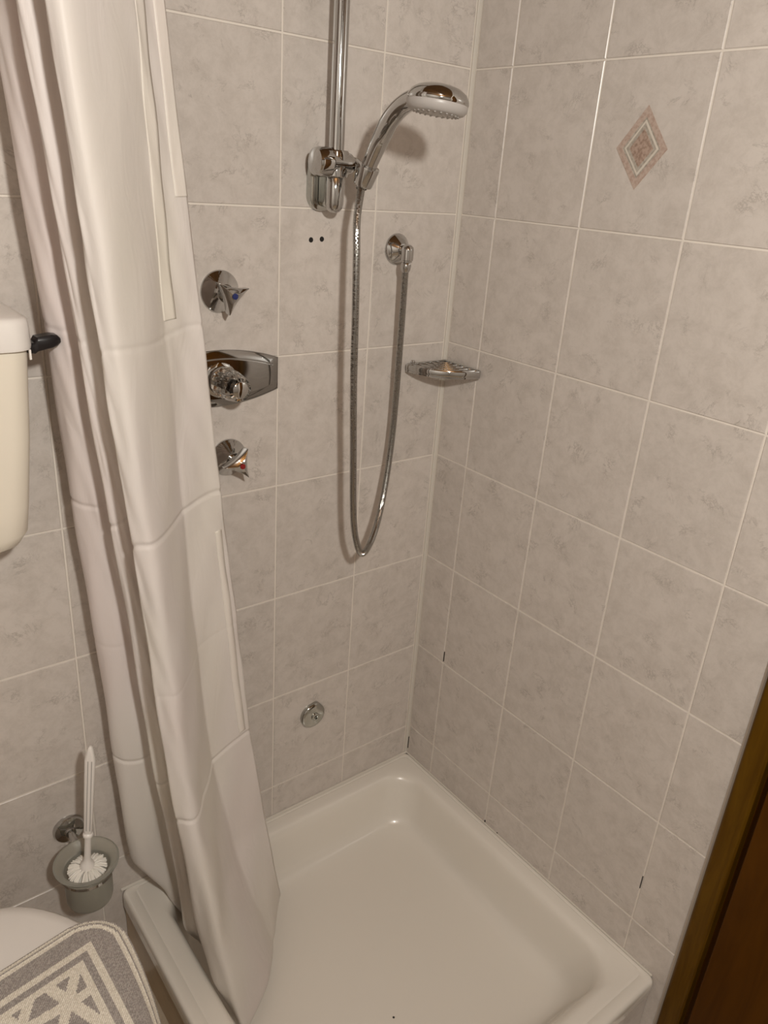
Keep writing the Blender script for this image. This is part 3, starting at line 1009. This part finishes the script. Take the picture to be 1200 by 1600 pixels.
# ------------------------------------------------------------------ woven mat on the lid
def make_mat():
    c0 = Vector((-0.8690, -0.2590, 0))
    e1 = Vector((-0.982, -0.150, 0)).normalized()
    e2 = Vector((0.020, -1.0, 0)).normalized()
    W, H, cell = 0.352, 0.400, 0.0021
    r = 0.070
    nu, nv = int(W / cell), int(H / cell)
    def inside(s, t):
        # distance to the rounded outline (positive inside)
        qx, qy = abs(s - W / 2) - (W / 2 - r), abs(t - H / 2) - (H / 2 - r)
        return -(math.hypot(max(qx, 0), max(qy, 0)) + min(max(qx, qy), 0) - r)
    def colour(s, t):
        d = inside(s, t)
        if d < 0.0028:
            return 0
        if d < 0.0080:
            return 1
        if d < 0.0106:
            return 0
        if d < 0.0160:
            return 1
        # straight-cornered inner frames
        f = min(s, t, W - s, H - t)
        if f < 0.047:
            return 0
        if f < 0.0565:
            return 1
        if f < 0.0675:
            return 0
        if f < 0.077:
            return 1
        # lattice of crossing bands with grey triangles between them
        a, b = s - 0.068, t - 0.068
        P = 0.058
        k = 0.0075
        for ang in (22, 84, 146):
            ca, sa = math.cos(math.radians(ang)), math.sin(math.radians(ang))
            q = (a * ca + b * sa + 0.006) % P
            if q < k or q > P - k:
                return 1
        return 0
    vs, idx = [], {}
    mb = MB()
    def vert(i, j):
        if (i, j) not in idx:
            s, t = i * cell, j * cell
            d = inside(s, t)
            # pull edge vertices on to the rounded outline
            if d < 0:
                gx = (inside(s + 1e-4, t) - inside(s - 1e-4, t)) / 2e-4
                gy = (inside(s, t + 1e-4) - inside(s, t - 1e-4)) / 2e-4
                s, t = s - gx * d, t - gy * d
            f = max(0, 1 - s / 0.05)
            p = c0 + e1 * (s + (-0.123 * min(t, 0.26) + 0.68 * min(t, 0.26) ** 2) * f - t * (0.028 * (1 - f) * max(0, 1 - max(0, s - 0.05) / 0.25))) + e2 * t
            edge = max(0, 1 - max(d, 0) / 0.006)
            hang = min(1, max(0, (t - 0.06) / 0.16)) * max(0, 1 - max(d, 0) / 0.024) * (1 if s < W / 2 else 1)
            z = 0.4510 - 0.0035 * edge ** 2 - 0.020 * hang ** 1.4 * (1 if t < H - 0.1 else 0)
            z += 0.0005 * (1 if (i + j) % 2 else -1) * (0 if d < 0.002 else 1)
            if max(d, 0) < 0.0145:
                z += 0.0012 * math.cos(d / 0.0095 * 2 * PI)
            idx[(i, j)] = len(mb.v)
            mb.v.append((p.x, p.y, z))
        return idx[(i, j)]
    for j in range(nv):
        for i in range(nu):
            s, t = (i + 0.5) * cell, (j + 0.5) * cell
            if inside(s, t) < -0.0006:
                continue
            mb.f.append((vert(i, j), vert(i, j + 1), vert(i + 1, j + 1), vert(i + 1, j)))
            mb.m.append(colour(s, t))
    o = mb.build('toilet_mat', [M['yarn_grey'], M['yarn_cream']], smooth=False)
    sd = o.modifiers.new('thick', 'SOLIDIFY')
    sd.thickness = 0.0085
    sd.offset = 1 if o.data.polygons[0].normal.z < 0 else -1
    tag(o, 'grey and cream woven mat with lattice pattern lying on the toilet lid', 'mat')
make_mat()

# ------------------------------------------------------------------ brush holder and brush
BX, BY, BZ = -0.8550, -0.1020, 0.390
bh = thing('brush_holder', 'frosted glass toilet brush cup on a chrome wall rosette', 'brush holder', (BX, BY, 0.300))
mb = MB()
mb.lathe([(0.0, 0.3000), (0.034, 0.3000), (0.0390, 0.3030), (0.0408, 0.3090), (0.0415, 0.368), (0.0440, 0.3760), (0.0515, 0.3850), (0.0560, 0.3885), (0.0565, 0.3908), (0.0530, 0.3925), (0.0430, 0.3850), (0.0392, 0.3760), (0.0380, 0.312), (0.034, 0.3045), (0.0, 0.3045)], axis((BX, BY, 0), (0, 0, 1)), 48)
mb.build('glass_cup', M['frosted'], bh)
mb = MB()
cir = lambda r, z: [(BX + r * math.cos(2 * PI * k / 40), BY + r * math.sin(2 * PI * k / 40), z) for k in range(40)]
mb.loft([cir(0.0420, 0.3660), cir(0.0462, 0.3660), cir(0.0462, 0.3720), cir(0.0428, 0.3720), cir(0.0420, 0.3660)], False, False)
mb.build('ring', M['chrome'], bh)
mb = MB()
mb.lathe([(0.0290, 0.0002), (0.0290, 0.004), (0.0265, 0.0085), (0.0190, 0.0110), (0.0105, 0.0125), (0.0095, 0.018), (0.0, 0.018)], axis((-0.8560, 0, 0.3835), (0, -1, 0), (1, 0, 0)), 36)
mb.tube([(-0.8560, -0.012, 0.3835), (-0.8558, -0.035, 0.378), (-0.8555, -0.0575, 0.3690)], 0.0065, 14)
mb.build('wall_rosette', M['chrome'], bh)

bb, bt = Vector((-0.8550, -0.1050, 0.3830)), Vector((-0.8320, -0.1200, 0.6530))
bd = (bt - bb).normalized()
bl = (bt - bb).length
tb = thing('toilet_brush', 'white toilet brush standing upright in the frosted glass cup', 'brush', tuple(bb))
mb = MB()
bm_ = axis(bb, bd)
mb.lathe([(0.0125, -0.004), (0.0125, 0.002), (0.0105, 0.006), (0.0066, 0.012), (0.0058, 0.020), (0.0056, 0.072), (0.0, 0.073)], bm_, 24)
st = mb.build('stem', M['plastic_white'], tb)
mb = MB()
mb.lathe([(0.0058, 0.0), (0.0085, 0.001), (0.0090, 0.004), (0.0085, 0.0065), (0.0070, 0.008), (0.0060, 0.009)], axis(bb + bd * 0.070, bd), 24)
mb.build('collar', M['plastic_white'], tb)
# flat upper handle with two long rounded ribs round a slot
hm2 = axis(bb + bd * 0.076, bd, (0.84, -0.54, 0))
hl = bl - 0.076
def handle_ring(h, w_, d_):
    return [hm2 @ Vector((x, y, h)) for x, y in rrect(-w_, w_, -d_, d_, min(w_, d_) * 0.8, 5)]
mb = MB()
mb.loft([handle_ring(0.0, 0.0060, 0.0050), handle_ring(0.010, 0.0072, 0.0058), handle_ring(hl * 0.55, 0.0085, 0.0060), handle_ring(hl * 0.86, 0.0088, 0.0058), handle_ring(hl * 0.95, 0.0055, 0.0050), handle_ring(hl * 0.99, 0.0032, 0.0040), handle_ring(hl, 0.0016, 0.0022)])
hh = mb.build('handle', M['plastic_white'], tb)
mb = MB()
for sx in (-0.0018, 0.0042):
    mb.loft([[hm2 @ Vector((sx + dx, 0.0064 * s2, h)) for dx in (-0.0009, 0.0009) for s2 in ((-1, -0.75) if dx < 0 else (-0.75, -1))] for h in (0.012, hl * 0.86)])
mb.build('groove', M['plastic_grey'], hh)
# bristle tufts: bundles fanning outwards
random.seed(11)
for k in range(15):
    a = 2 * PI * k / 15 + random.uniform(-0.06, 0.06)
    mb = MB()
    for q in range(9):
        aa = a + random.uniform(-0.14, 0.14)
        rr_ = random.uniform(0.0310, 0.0345)
        zz = random.uniform(-0.004, 0.003)
        c, s_ = math.cos(aa), math.sin(aa)
        ca, sa = math.cos(a), math.sin(a)
        mb.tube([bb + Vector((0.010 * ca, 0.010 * sa, -0.004)), bb + Vector((0.022 * c, 0.022 * s_, -0.003 + zz * 0.4)), bb + Vector((rr_ * c, rr_ * s_, -0.009 + zz))], [0.0016, 0.0019, 0.0016], 5)
    mb.build('bristle_tuft', M['bristle'], tb)
mb = MB()
mb.lathe([(0.0, -0.068), (0.020, -0.066), (0.0300, -0.055), (0.0320, -0.025), (0.026, -0.012), (0.011, -0.008), (0.0, -0.008)], axis(bb, (0, 0, 1)), 30)
mb.build('bristle_core', M['bristle'], tb)
